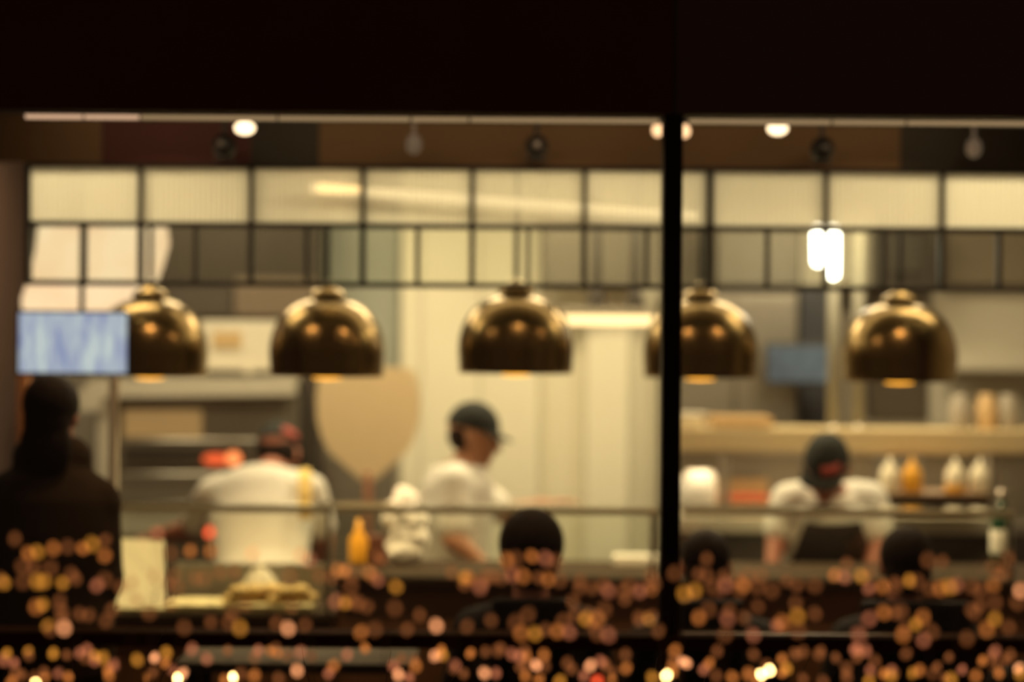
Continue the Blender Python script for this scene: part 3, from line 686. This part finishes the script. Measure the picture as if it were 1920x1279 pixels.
def head(bm, c, f, up, s=1.0):
    f = f.normalized(); r = f.cross(up).normalized(); u = r.cross(f).normalized()
    ell(bm, c+u*.025*s-f*.012*s, r*.076*s, f*.095*s, u*.092*s)            # skull
    ell(bm, c-u*.045*s+f*.022*s, r*.057*s, f*.066*s, u*.072*s)            # jaw and cheeks
    ell(bm, c-u*.098*s+f*.062*s, r*.024*s, f*.020*s, u*.016*s)            # chin
    ell(bm, c+u*.020*s+f*.072*s, r*.050*s, f*.014*s, u*.012*s)            # brow
    cone(bm, c+u*.008*s+f*.082*s, c-u*.030*s+f*.102*s, .008*s, .013*s, 10, 6)  # nose
    ell(bm, c-u*.062*s+f*.080*s, r*.024*s, f*.010*s, u*.009*s)            # lips
    for q in (-1, 1):
        ell(bm, c-u*.012*s+r*q*.036*s+f*.066*s, r*.020*s, f*.014*s, u*.018*s)  # cheekbones
        ell(bm, c-u*.008*s+r*q*.076*s-f*.008*s, r*.009*s, f*.018*s, u*.031*s)  # ears
    return r, u
def person(label, J, m_skin, top, bottom, vox=0.0065, sleeve='short', hairm=None, hat=None, apron=None, hem=0.0, strap=False, bulky=0.0, badge_side=0):
    pel, ch, sh, nk, hd = [Vector(J[k]) for k in ('pelvis', 'chest', 'shoulder', 'neck', 'head')]
    t = thing('person', label, 'person', (pel.x, pel.y, 0) if J.get('z0') is None else (pel.x, pel.y, J['z0']))
    sl, sr = Vector(J['sl']), Vector(J['sr']); side = (sl-sr).normalized()
    f = J['face']; up = J.get('up', Vector((0, 0, 1)))
    spine = (sh-pel).normalized(); front = spine.cross(side).normalized()
    fwd = J['front']; 
    if front.dot(fwd) < 0: front = -front
    def stations(k, lo=-.10, w=1.0):
        waist = pel.lerp(ch, .5)
        S_ = [(pel+spine*lo, .155, .115), (pel, .165, .120), (waist, .150, .112), (ch, .172, .128), (sh-spine*.03, .160, .115), (sh+spine*.035, .110, .085), (nk, .062, .062)]
        return [(c, side*(a*w+k), front*(b_*w+k)) for c, a, b_ in S_]
    # body
    bm = NB(); loft(bm, stations(0.0)); cone(bm, nk-spine*.03, hd-up*.04, .060, .054, 14, 8)
    head(bm, hd, f, up)
    for q, s_ in (('l', sl), ('r', sr)):
        e, wv = Vector(J['e'+q]), Vector(J['w'+q]); inner = s_+(sh-s_)*.3
        cone(bm, inner, s_, .062, .056, 14, 8); cone(bm, s_, e, .054, .043, 14, 8); cone(bm, e, wv, .043, .027, 12, 8)
        hd_ = J.get('h'+q, (wv-e).normalized()); hand(bm, wv, Vector(hd_), J.get('n'+q, Vector((0, 0, -1))), 1 if q == 'l' else -1, J.get('curl', .35))
        hp, kn, an = Vector(J['hip'+q]), Vector(J['k'+q]), Vector(J['a'+q])
        cone(bm, hp, kn, .088, .058, 14, 8); cone(bm, kn, an, .056, .036, 14, 8)
        cone(bm, an-Vector((0, 0, .03)), an+Vector(J['toe'])*.17-Vector((0, 0, .055)), .040, .030, 12, 8, .8)
    obj('body', remesh(bm, vox, 3), m_skin, t, True)
    # shirt or coat
    bm = NB(); loft(bm, stations(.020+bulky, -.10-hem)[:-1]+[(nk-spine*.01, side*(.075+bulky), front*(.075+bulky))])
    for q, s_ in (('l', sl), ('r', sr)):
        e, wv = Vector(J['e'+q]), Vector(J['w'+q]); inner = s_+(sh-s_)*.35
        cone(bm, inner, s_, .078+bulky, .072+bulky, 14, 8)
        if sleeve == 'short': cone(bm, s_, s_.lerp(e, .72), .071, .068, 16, 8)
        else:
            cone(bm, s_, e, .068+bulky, .058+bulky, 14, 8); cone(bm, e, e.lerp(wv, .9), .058+bulky, .040+bulky*.5, 14, 8)
    if J.get('hood'): cone(bm, nk-side*.05, nk+side*.05, .075, .075, 12, 8)
    obj('shirt' if sleeve == 'short' else 'coat', remesh(bm, .011, 5), top, t, True)
    # trousers and shoes
    bm = NB(); loft(bm, [(pel-spine*.10, side*.165, front*.125), (pel, side*.178, front*.132), (pel.lerp(ch, .25), side*.168, front*.126)])
    for q in 'lr':
        hp, kn, an = Vector(J['hip'+q]), Vector(J['k'+q]), Vector(J['a'+q])
        cone(bm, hp, kn, .098, .072, 14, 8); cone(bm, kn, an, .072, .056, 14, 8)
    obj('trousers', remesh(bm, .012, 4), bottom, t, True)
    for q in 'lr':
        an = Vector(J['a'+q]); bm = NB()
        cone(bm, an-Vector((0, 0, .035)), an+Vector(J['toe'])*.19-Vector((0, 0, .052)), .050, .040, 12, 8, .8)
        obj('shoe', bm, M['black'], t, True)
    fr = f.normalized(); r = fr.cross(up).normalized(); u = r.cross(fr).normalized()
    for q in (-1, 1): obj('eye', ell(NB(), hd+u*.004+r*q*.031+fr*.079, r*.012, fr*.007, u*.007, 10, 6), M['eye'], t, True)
    if hairm:
        bm = NB(); k = J.get('hairk', 1.0)
        ell(bm, hd+u*.035-fr*.022, r*.086*k, fr*.098*k, u*.094*k)
        ell(bm, hd-u*.02-fr*.050, r*.074*k, fr*.055*k, u*.075*k)
        if J.get('long'): ell(bm, hd-u*.10-fr*.05, r*.085, fr*.05, u*.11)
        obj('hair', remesh(bm, .008, 3), hairm, t, True)
    if hat:
        bm = NB(); rr = []
        for i in range(9):
            th = PI/2*i/8; rr.append((math.cos(th), math.sin(th)))
        prev = None
        for cs, sn in rr:
            ring = [bm.verts.new(hd+u*(.024+.102*sn)-fr*.012+(r*math.cos(2*PI*k/28)*.083+fr*math.sin(2*PI*k/28)*.101)*max(cs, .02)) for k in range(28)]
            if prev:
                for k in range(28): bm.faces.new((prev[k], prev[(k+1) % 28], ring[(k+1) % 28], ring[k]))
            prev = ring
        bm.faces.new(prev)
        cp = obj('cap', bm, hat, t, True)
        bm = NB(); n = 12; tp = []; bt = []
        for k in range(n+1):
            a = PI*(.12+.76*k/n); e0 = hd+u*.026-fr*.010+r*math.cos(a)*.087+fr*math.sin(a)*.104
            e1 = hd+u*(.010)+r*math.cos(a)*.080+fr*(.085+math.sin(a)*.058)
            tp.append((bm.verts.new(e0), bm.verts.new(e1))); bt.append((bm.verts.new(e0-u*.005), bm.verts.new(e1-u*.005)))
        for k in range(n):
            bm.faces.new((tp[k][0], tp[k][1], tp[k+1][1], tp[k+1][0])); bm.faces.new((bt[k][0], bt[k+1][0], bt[k+1][1], bt[k][1]))
            bm.faces.new((tp[k][1], bt[k][1], bt[k+1][1], tp[k+1][1]))
        obj('brim', bm, hat, cp, True)
        if badge_side is not None:
            bm = NB(); a0 = PI/2+badge_side; out = []
            for i in range(7):
                for j in range(2):
                    a = a0+(i-3)*.14; h = .035+.034*j
                    c_ = math.cos(math.asin(min(.99, (h-.022)/.098)))
                    out.append(bm.verts.new(hd+u*h-fr*.010+(r*math.cos(a)*.090+fr*math.sin(a)*.109)*c_*1.0))
            for i in range(6): bm.faces.new((out[2*i], out[2*i+2], out[2*i+3], out[2*i+1]))
            ob = obj('badge', bm, M['capred'], cp, True); md = ob.modifiers.new('s', 'SOLIDIFY'); md.thickness = .004; md.offset = 1
        # short hair below the cap
        bm = NB(); ell(bm, hd-u*.012-fr*.040, r*.078, fr*.060, u*.060); obj('hair', bm, M['hair'], t, True)
    if apron:
        st = stations(.032+bulky, -.30); rows = []; bm = NB()
        for j, (c_, a, b_) in enumerate(st[:5]):
            sp = 1.15 if j < 3 else (.75 if j == 3 else .55)
            rows.append([bm.verts.new(c_+a*math.sin(sp*(k/8-1))+b_*math.cos(sp*(k/8-1))) for k in range(17)])
        for a, b_ in zip(rows[:-1], rows[1:]):
            for k in range(16): bm.faces.new((a[k], a[k+1], b_[k+1], b_[k]))
        ap = obj('apron', bm, apron, t, True); md = ap.modifiers.new('s', 'SOLIDIFY'); md.thickness = .004
    if strap:
        for q, s_ in (('l', sl), ('r', sr)):
            if strap != q: continue
            mid = s_.lerp(sh, .22)
            pts = []
            for k in range(9):
                th = math.radians(-10+25*k); pts.append(mid+front*(-math.sin(th)*-.0)+Vector((0, 0, 0)))
            bm = NB(); c_ = sh.lerp(s_, 1.0)
            loft(bm, [(c_-front*.118+spine*.03, side*.022, spine*.01), (c_-front*.150-spine*.05, side*.024, front*.006), (c_-front*.150-spine*.18, side*.022, front*.006)], 12)
            obj('strap', bm, M['strap'], t, True)
    return t
V = Vector
def legs(J, pel, side, Yt, spread=.10, toe=V((0, -1, 0))):
    for q, s_ in (('l', 1), ('r', -1)):
        J['hip'+q] = V(pel)+V(side)*s_*.085-V((0, 0, .06)); J['k'+q] = V((pel[0]+side[0]*s_*spread, pel[1]+side[1]*s_*spread+toe.y*.02, .50)); J['a'+q] = V((pel[0]+side[0]*s_*spread, pel[1]+side[1]*s_*spread, .09))
    J['toe'] = toe
# cook bending, seen from behind
pel = P(492, 1130, 8.72); J = dict(pelvis=pel, chest=P(488, 985, 8.86), shoulder=P(488, 908, 8.95), neck=P(500, 882, 9.05), head=P(522, 852, 9.19),
    sl=P(400, 930, 8.95), sr=P(578, 922, 8.95), el=P(362, 992, 9.03), wl=P(292, 1006, 9.12), er=P(604, 1006, 8.98), wr=P(606, 1068, 9.10),
    face=V((.15, .9, -.55)), up=V((.05, .5, .86)), front=V((0, 1, 0)), hl=V((-.9, .3, -.25)), nl=V((0, .2, -1)))
legs(J, pel, V((-1, 0, 0)), 0, toe=V((0, 1, 0)))
person('person in white short sleeved shirt bending towards the oven with back turned', J, M['skinr'], M['shirt'], M['trousers'], hat=M['cap'], strap='r', badge_side=-2.3)
# cook in profile
pel = P(848, 1140, 9.0); J = dict(pelvis=pel, chest=P(850, 975, 9.0), shoulder=P(860, 895, 9.0), neck=P(872, 866, 9.0), head=P(890, 816, 9.0),
    sr=P(852, 908, 8.85), sl=P(864, 906, 9.16), er=P(850, 1010, 8.78), wr=P(898, 1050, 8.77), el=P(950, 965, 9.14), wl=P(1020, 946, 9.12),
    face=V((1, -.08, -.22)), up=V((.2, 0, .97)), front=V((1, 0, 0)), hl=V((1, 0, .12)), nl=V((0, 0, -1)), hr=V((.85, 0, -.4)), nr=V((-.3, 0, -1)))
legs(J, pel, V((0, 1, 0)), 0, toe=V((1, 0, 0)))
person('person in white shirt and dark cap standing in profile facing right with arm reaching out', J, M['skin'], M['shirt'], M['trousers'], hat=M['cap'], badge_side=None, strap=None)
# cook facing the window, head bowed
pel = P(1550, 1130, 9.02); J = dict(pelvis=pel, chest=P(1553, 1010, 8.92), shoulder=P(1554, 938, 8.88), neck=P(1553, 912, 8.84), head=P(1549, 876, 8.74),
    sl=P(1630, 938, 8.88), sr=P(1480, 940, 8.88), el=P(1650, 1012, 8.83), wl=P(1634, 1062, 8.76), er=P(1458, 1008, 8.84), wr=P(1447, 1062, 8.76),
    face=V((-.30, -.78, -.60)), up=V((-.1, -.55, .83)), front=V((0, -1, 0)), hl=V((-.2, -.3, -.9)), hr=V((.1, -.3, -.95)), nl=V((-.8, 0, .1)), nr=V((.8, 0, .1)))
legs(J, pel, V((1, 0, 0)), 0, toe=V((0, -1, 0)))
person('person in white shirt, dark apron and cap with red badge bowing over the worktop', J, M['skinr'], M['shirt'], M['trousers'], hat=M['cap'], apron=M['apron'], badge_side=0.45)
# standing customer, left, back turned
pel = P(95, 1195, 7.5); pel.z = 1.0; J = dict(pelvis=pel, chest=P(96, 1010, 7.5), shoulder=P(96, 915, 7.5), neck=P(98, 860, 7.5), head=P(100, 780, 7.47),
    sl=P(5, 945, 7.5), sr=P(172, 945, 7.5), el=P(-12, 1085, 7.5), er=P(186, 1085, 7.5), wl=P(20, 1180, 7.66), wr=P(160, 1180, 7.66),
    face=V((.2, 1, -.1)), up=V((0, 0, 1)), front=V((0, 1, 0)), hood=True, hairk=1.02, long=True)
legs(J, pel, V((-1, 0, 0)), 0, toe=V((0, 1, 0)))
person('dark silhouetted person in a bulky coat standing with back turned at the far left', J, M['skinr'], M['coat'], M['trousers'], sleeve='long', hairm=M['hair'], bulky=.022, vox=.009)
# seated customers
def seated(px, py, Y, label, ctop, hw, hk=1.0, face=V((0, 1, -.1)), vox=.009):
    hd = P(px, py, Y); nk = hd+V((0, -.02, -.155)); sh = nk+V((0, 0, -.065)); ch = sh+V((0, .0, -.15)); pl = ch+V((0, .03, -.28))
    J = dict(pelvis=pl, chest=ch, shoulder=sh, neck=nk, head=hd, sl=sh+V((-.16, 0, -.02)), sr=sh+V((.16, 0, -.02)), el=sh+V((-.23, .05, -.27)), er=sh+V((.23, .05, -.27)),
             wl=sh+V((-.12, .12, -.34)), wr=sh+V((.12, .12, -.34)), face=face, up=V((0, 0, 1)), front=V((0, 1, 0)), toe=V((0, 1, 0)), hairk=hk)
    for q, s_ in (('l', -1), ('r', 1)):
        J['hip'+q] = pl+V((s_*.085, .02, -.02)); J['k'+q] = pl+V((s_*.10, .40, -.02)); J['a'+q] = V((pl.x+s_*.10, pl.y+.40, .09))
    if J['pelvis'].y+.55 > CY:
        for q in 'lr': J['k'+q].y = min(J['k'+q].y, CY-.16); J['a'+q].y = min(J['a'+q].y, CY-.29)
    J['z0'] = 0
    p = person(label, J, M['skinr'], M['coatb'], M['trousers'], sleeve='long', hairm=M['hair'], bulky=.014, vox=vox)
    # high backed chair
    sz = pl.z-.15; x = pl.x; y = pl.y
    t = thing('dining_chair', ctop, 'chair', (x, y, 0), 'black high backed chairs at the window')
    obj('seat', box(x-.21, x+.21, y-.17, y+.24, sz-.07, sz, .02), M['chair'], t)
    obj('backrest', box(x-hw, x+hw, y-.26, y-.20, sz-.05, P(960, 1120, y-.2).z, .02), M['chair'], t)
    for a in (-.18, .18):
        for c_ in (-.15, .21): obj('leg', box(x+a-.015, x+a+.015, y+c_-.015, y+c_+.015, 0, sz-.06, .003), M['black'], t)
    return p
seated(996, 1040, 7.52, 'person with round dark hair seated centrally at the window, seen from behind', 'black chair behind the centrally seated customer', .12, 1.2)
seated(1697, 1062, 7.62, 'person with dark hair seated in the right bay near the green bottle', 'black chair with wide back in the right bay', .17, 0.98)
seated(1322, 1062, 7.66, 'person with dark hair seated just right of the mullion', 'black chair just right of the mullion', .10, .92)
seated(1990, 1150, 7.40, 'dark shoulder of a person cut off by the right edge of the photo', 'black chair cut off by the right edge', .14, 1.0)
# grey table behind the low window
t = thing('dining_table', 'low grey topped table behind the bottom left window pane', 'table', (P(520, 1240, 7.35).x, 7.35, 0))
x0, x1 = P(340, 1240, 7.35).x, P(780, 1240, 7.35).x; zt_ = P(560, 1232, 7.35).z
obj('tabletop', box(x0, x1, 7.2, 7.6, zt_-.03, zt_, .005), M['greytop'], t)
for a in (x0+.05, x1-.05):
    for c_ in (7.24, 7.56): obj('leg', box(a-.018, a+.018, c_-.018, c_+.018, 0, zt_-.03), M['black'], t)

# ---------------------------------------------------------------- fairy lights outside, in bare twigs
A, R_, G, B_, Fa, X_, Rd = range(7)
PTS = [(28,1010,4),(53,1038,0),(70,1035,2),(100,1028,0),(127,1025,4),(155,1028,0),(173,1020,2),(197,1042,0),(197,1013,4),(42,1062,4),(63,1065,4),(95,1065,4),(43,1090,4),(70,1090,2),(83,1090,2),(117,1093,2),(142,1085,4),(7,1092,2),(182,1097,1),(197,1087,4),(68,1138,0),(80,1133,2),(112,1127,4),(90,1173,2),(120,1177,3),(167,1153,4),
(295,1000,1),(320,1037,4),(357,1033,0),(395,1033,0),(473,1037,0),(563,1040,0),(580,1050,1),(633,1068,0),(247,1092,4),(440,1073,4),(543,1080,4),(630,1127,1),(333,1100,4),(450,1177,2),(540,1178,3),(393,998,6),
(647,1070,0),(660,1077,4),(692,1073,0),(698,1077,1),(707,1043,4),(717,1050,4),(742,1100,2),(708,1087,1),(847,1073,4),(870,1083,2),(878,1083,0),(900,1100,1),(923,1080,4),(950,1050,0),(960,1077,1),(980,1080,0),(967,1047,4),(997,1043,0),(1023,1047,1),(1010,1083,4),(1027,1085,0),(1050,1087,4),(1043,1053,4),(1087,1103,4),(1110,1103,4),(1140,1107,1),(1170,1107,4),(1200,1108,1),(1222,1105,0),(1180,1097,4),(818,1173,3),(677,1185,0),(703,1180,4),(787,1153,4),(740,1140,4),(647,1130,2),(967,1167,4),(977,1187,0),(1003,1188,2),(1045,1183,0),(1067,1185,1),(1077,1153,4),(1098,1160,2),(1120,1160,0),(1133,1143,4),(1200,1163,4),(1217,1160,2),(1120,1187,4),(1140,1190,1),
(1325,1048,4),(1360,1097,1),(1393,1097,0),(1357,1080,4),(1383,1087,4),(1420,1100,4),(1447,1107,4),(1495,1097,4),(1527,1097,4),(1588,1057,4),(1565,1078,0),(1583,1082,1),(1615,1080,2),(1630,1073,4),(1630,1103,1),(1655,1100,0),(1677,1093,4),(1705,1088,2),(1720,1090,4),(1740,1050,4),(1767,1053,4),(1763,1103,0),(1780,1100,2),(1793,1097,1),(1823,1100,4),(1840,1107,4),(1862,1097,0),(1913,1107,3),(1890,1047,4),(1863,1063,4),(1303,1107,2),(1283,1113,2),(1310,1158,0),(1363,1160,1),(1395,1157,4),(1457,1173,1),(1467,1167,0),(1495,1155,2),(1528,1150,4),(1630,1160,1),(1657,1148,0),(1690,1147,4),(1717,1170,2),(1730,1157,0),(1693,1190,0),(1850,1180,0),(1865,1160,2),(1813,1197,4),(1610,1190,1),(1412,1190,1),(1360,1190,4),(1732,1200,1)]
LOW = [(13,1225,2),(27,1243,1),(53,1222,2),(100,1225,2),(125,1228,4),(110,1262,1),(178,1230,2),(193,1233,2),(203,1255,0),(213,1247,1),(257,1237,2),(290,1233,3),(312,1223,2),(333,1272,5),(343,1262,3),(325,1257,1),(360,1217,1),(437,1270,5),(477,1267,0),(557,1257,3),(563,1223,1),(537,1228,4),(617,1262,1),(427,1220,4),(67,1278,5),
(815,1230,3),(830,1228,2),(747,1265,3),(767,1270,1),(853,1247,1),(870,1263,4),(908,1262,3),(930,1262,1),(910,1222,4),(933,1220,4),(985,1267,0),(987,1247,4),(1005,1247,3),(1050,1277,2),(1095,1267,1),(1107,1248,3),(1137,1250,4),(1120,1277,6),(1223,1270,2),(1250,1267,5),(1277,1240,3),(1173,1227,4),(1147,1273,0),
(1287,1243,3),(1320,1255,1),(1373,1270,0),(1343,1267,4),(1403,1263,0),(1427,1265,5),(1443,1257,5),(1475,1253,2),(1413,1227,4),(1493,1227,4),(1587,1263,4),(1640,1240,4),(1657,1263,0),(1670,1267,2),(1710,1262,2),(1630,1277,2),(1757,1250,4),(1783,1273,2),(1830,1267,0),(1873,1262,0),(1910,1253,3),(1913,1263,2),(1607,1233,4),(1567,1233,4)]
for _ in range(85): PTS.append((random.uniform(0, 1920), random.choice([1075, 1085, 1100, 1130, 1150, 1165, 1180])+random.uniform(-8, 8), 4))
for _ in range(95): LOW.append((random.uniform(0, 1920), random.uniform(1215, 1278), random.choice([4, 4, 1, 0])))
bulb_me = []
for i, m in enumerate(BULBS):
    bm = NB(); r = .0055 if i != 5 else .003
    cone(bm, (0, 0, -.002), (0, 0, .003), r, r*.75, 10, 6); me = bpy.data.meshes.new('bulb'); bm.to_mesh(me); bm.free()
    for p in me.polygons: p.use_smooth = True
    me.materials.append(m); bulb_me.append(me)
def string(pts, label, Yf):
    pts = sorted(pts); loc = [Yf(p) for p in pts]
    t = thing('fairy_light_string', label, 'fairy lights', loc[0], 'fairy light strings in front of the window')
    bm = NB()
    for a, b_ in zip(loc[:-1], loc[1:]):
        m_ = (a+b_)/2+V((0, 0, -.004)); tube(bm, [a, m_, b_], .0006, 4)
    obj('wire', bm, M['wire'], t)
    for p, l in zip(pts, loc):
        o = bpy.data.objects.new('bulb', bulb_me[p[2]]); C.objects.link(o); o.parent = t; o.location = l-loc[0]
        o.rotation_euler = (random.uniform(-.6, .6), random.uniform(-.6, .6), 0)
def yu(p): return P(p[0], p[1], 3.85+.25*((p[0]*7+p[1]*13) % 10)/10)
def yl(p): return P(p[0], p[1], 4.12+.28*((p[0]*7+p[1]*13) % 10)/10)
sect = [(-10, 215, 'upper fairy light string in front of the standing dark customer'), (215, 640, 'upper fairy light string in front of the cream card'), (640, 1240, 'upper fairy light string in front of the centrally seated customer'), (1240, 1930, 'upper fairy light string across the right bay')]
for a, c_, lab in sect: string([p for p in PTS if a <= p[0] < c_], lab, yu)
sect = [(-10, 640, 'lowest fairy light string at the bottom left'), (640, 1240, 'lowest fairy light string at the bottom centre'), (1240, 1930, 'lowest fairy light string at the bottom right')]
for a, c_, lab in sect: string([p for p in LOW if a <= p[0] < c_], lab, yl)
# bare shrubs in planters that carry the strings
def shrub(x, y, label, n, hmax, seed, w=.25):
    rnd = random.Random(seed); t = thing('bare_shrub', label, 'shrub', (x, y, .5), 'bare shrubs in the planters')
    for k in range(n):
        bx_ = x+rnd.uniform(-w, w)*.4; by = y+rnd.uniform(-.06, .06); tx = x+rnd.uniform(-w, w); p = V((bx_, by, .50)); h = hmax*rnd.uniform(.88, 1.0)
        bm = NB(); prev = p; r = .0045
        for j in range(1, 7):
            q = V((bx_+(tx-bx_)*j/6+rnd.uniform(-.008, .008), by+rnd.uniform(-.02, .02), .5+(h-.5)*j/6)); cone(bm, prev, q, r, r*.82, 6, 4)
            if j > 2:
                e = q+V((rnd.uniform(-.07, .07), rnd.uniform(-.04, .04), rnd.uniform(.03, .09))); cone(bm, q, e, r*.5, r*.2, 5, 4)
            prev = q; r *= .82
        obj('branch', bm, M['twig'], t, True)
for row, (y, hm, nm) in enumerate(((4.15, 1.56, 'near'), (5.5, 1.24, 'far'))):
    span = 1.0 if row == 0 else 1.35
    t = thing('planter', 'long black planter below the %s row of bare shrubs' % nm, 'planter', (0, y, 0))
    bm = NB(); add_box(bm, -span, span, y-.16, y-.14, 0, .55); add_box(bm, -span, span, y+.14, y+.16, 0, .55); add_box(bm, -span, -span+.02, y-.14, y+.14, 0, .55); add_box(bm, span-.02, span, y-.14, y+.14, 0, .55); add_box(bm, -span+.02, span-.02, y-.14, y+.14, 0, .04)
    obj('box', bm, M['planter'], t); obj('soil', box(-span+.02, span-.02, y-.14, y+.14, .04, .50), M['soil'], t)
    for k in range(4):
        pos = ['far left', 'left of centre', 'right of centre', 'far right'][k]
        shrub(-span*.75+span*.5*k, y, 'bare twiggy shrub in the %s planter, %s' % (nm, pos), 9, hm, 11*row+k, span*.24)
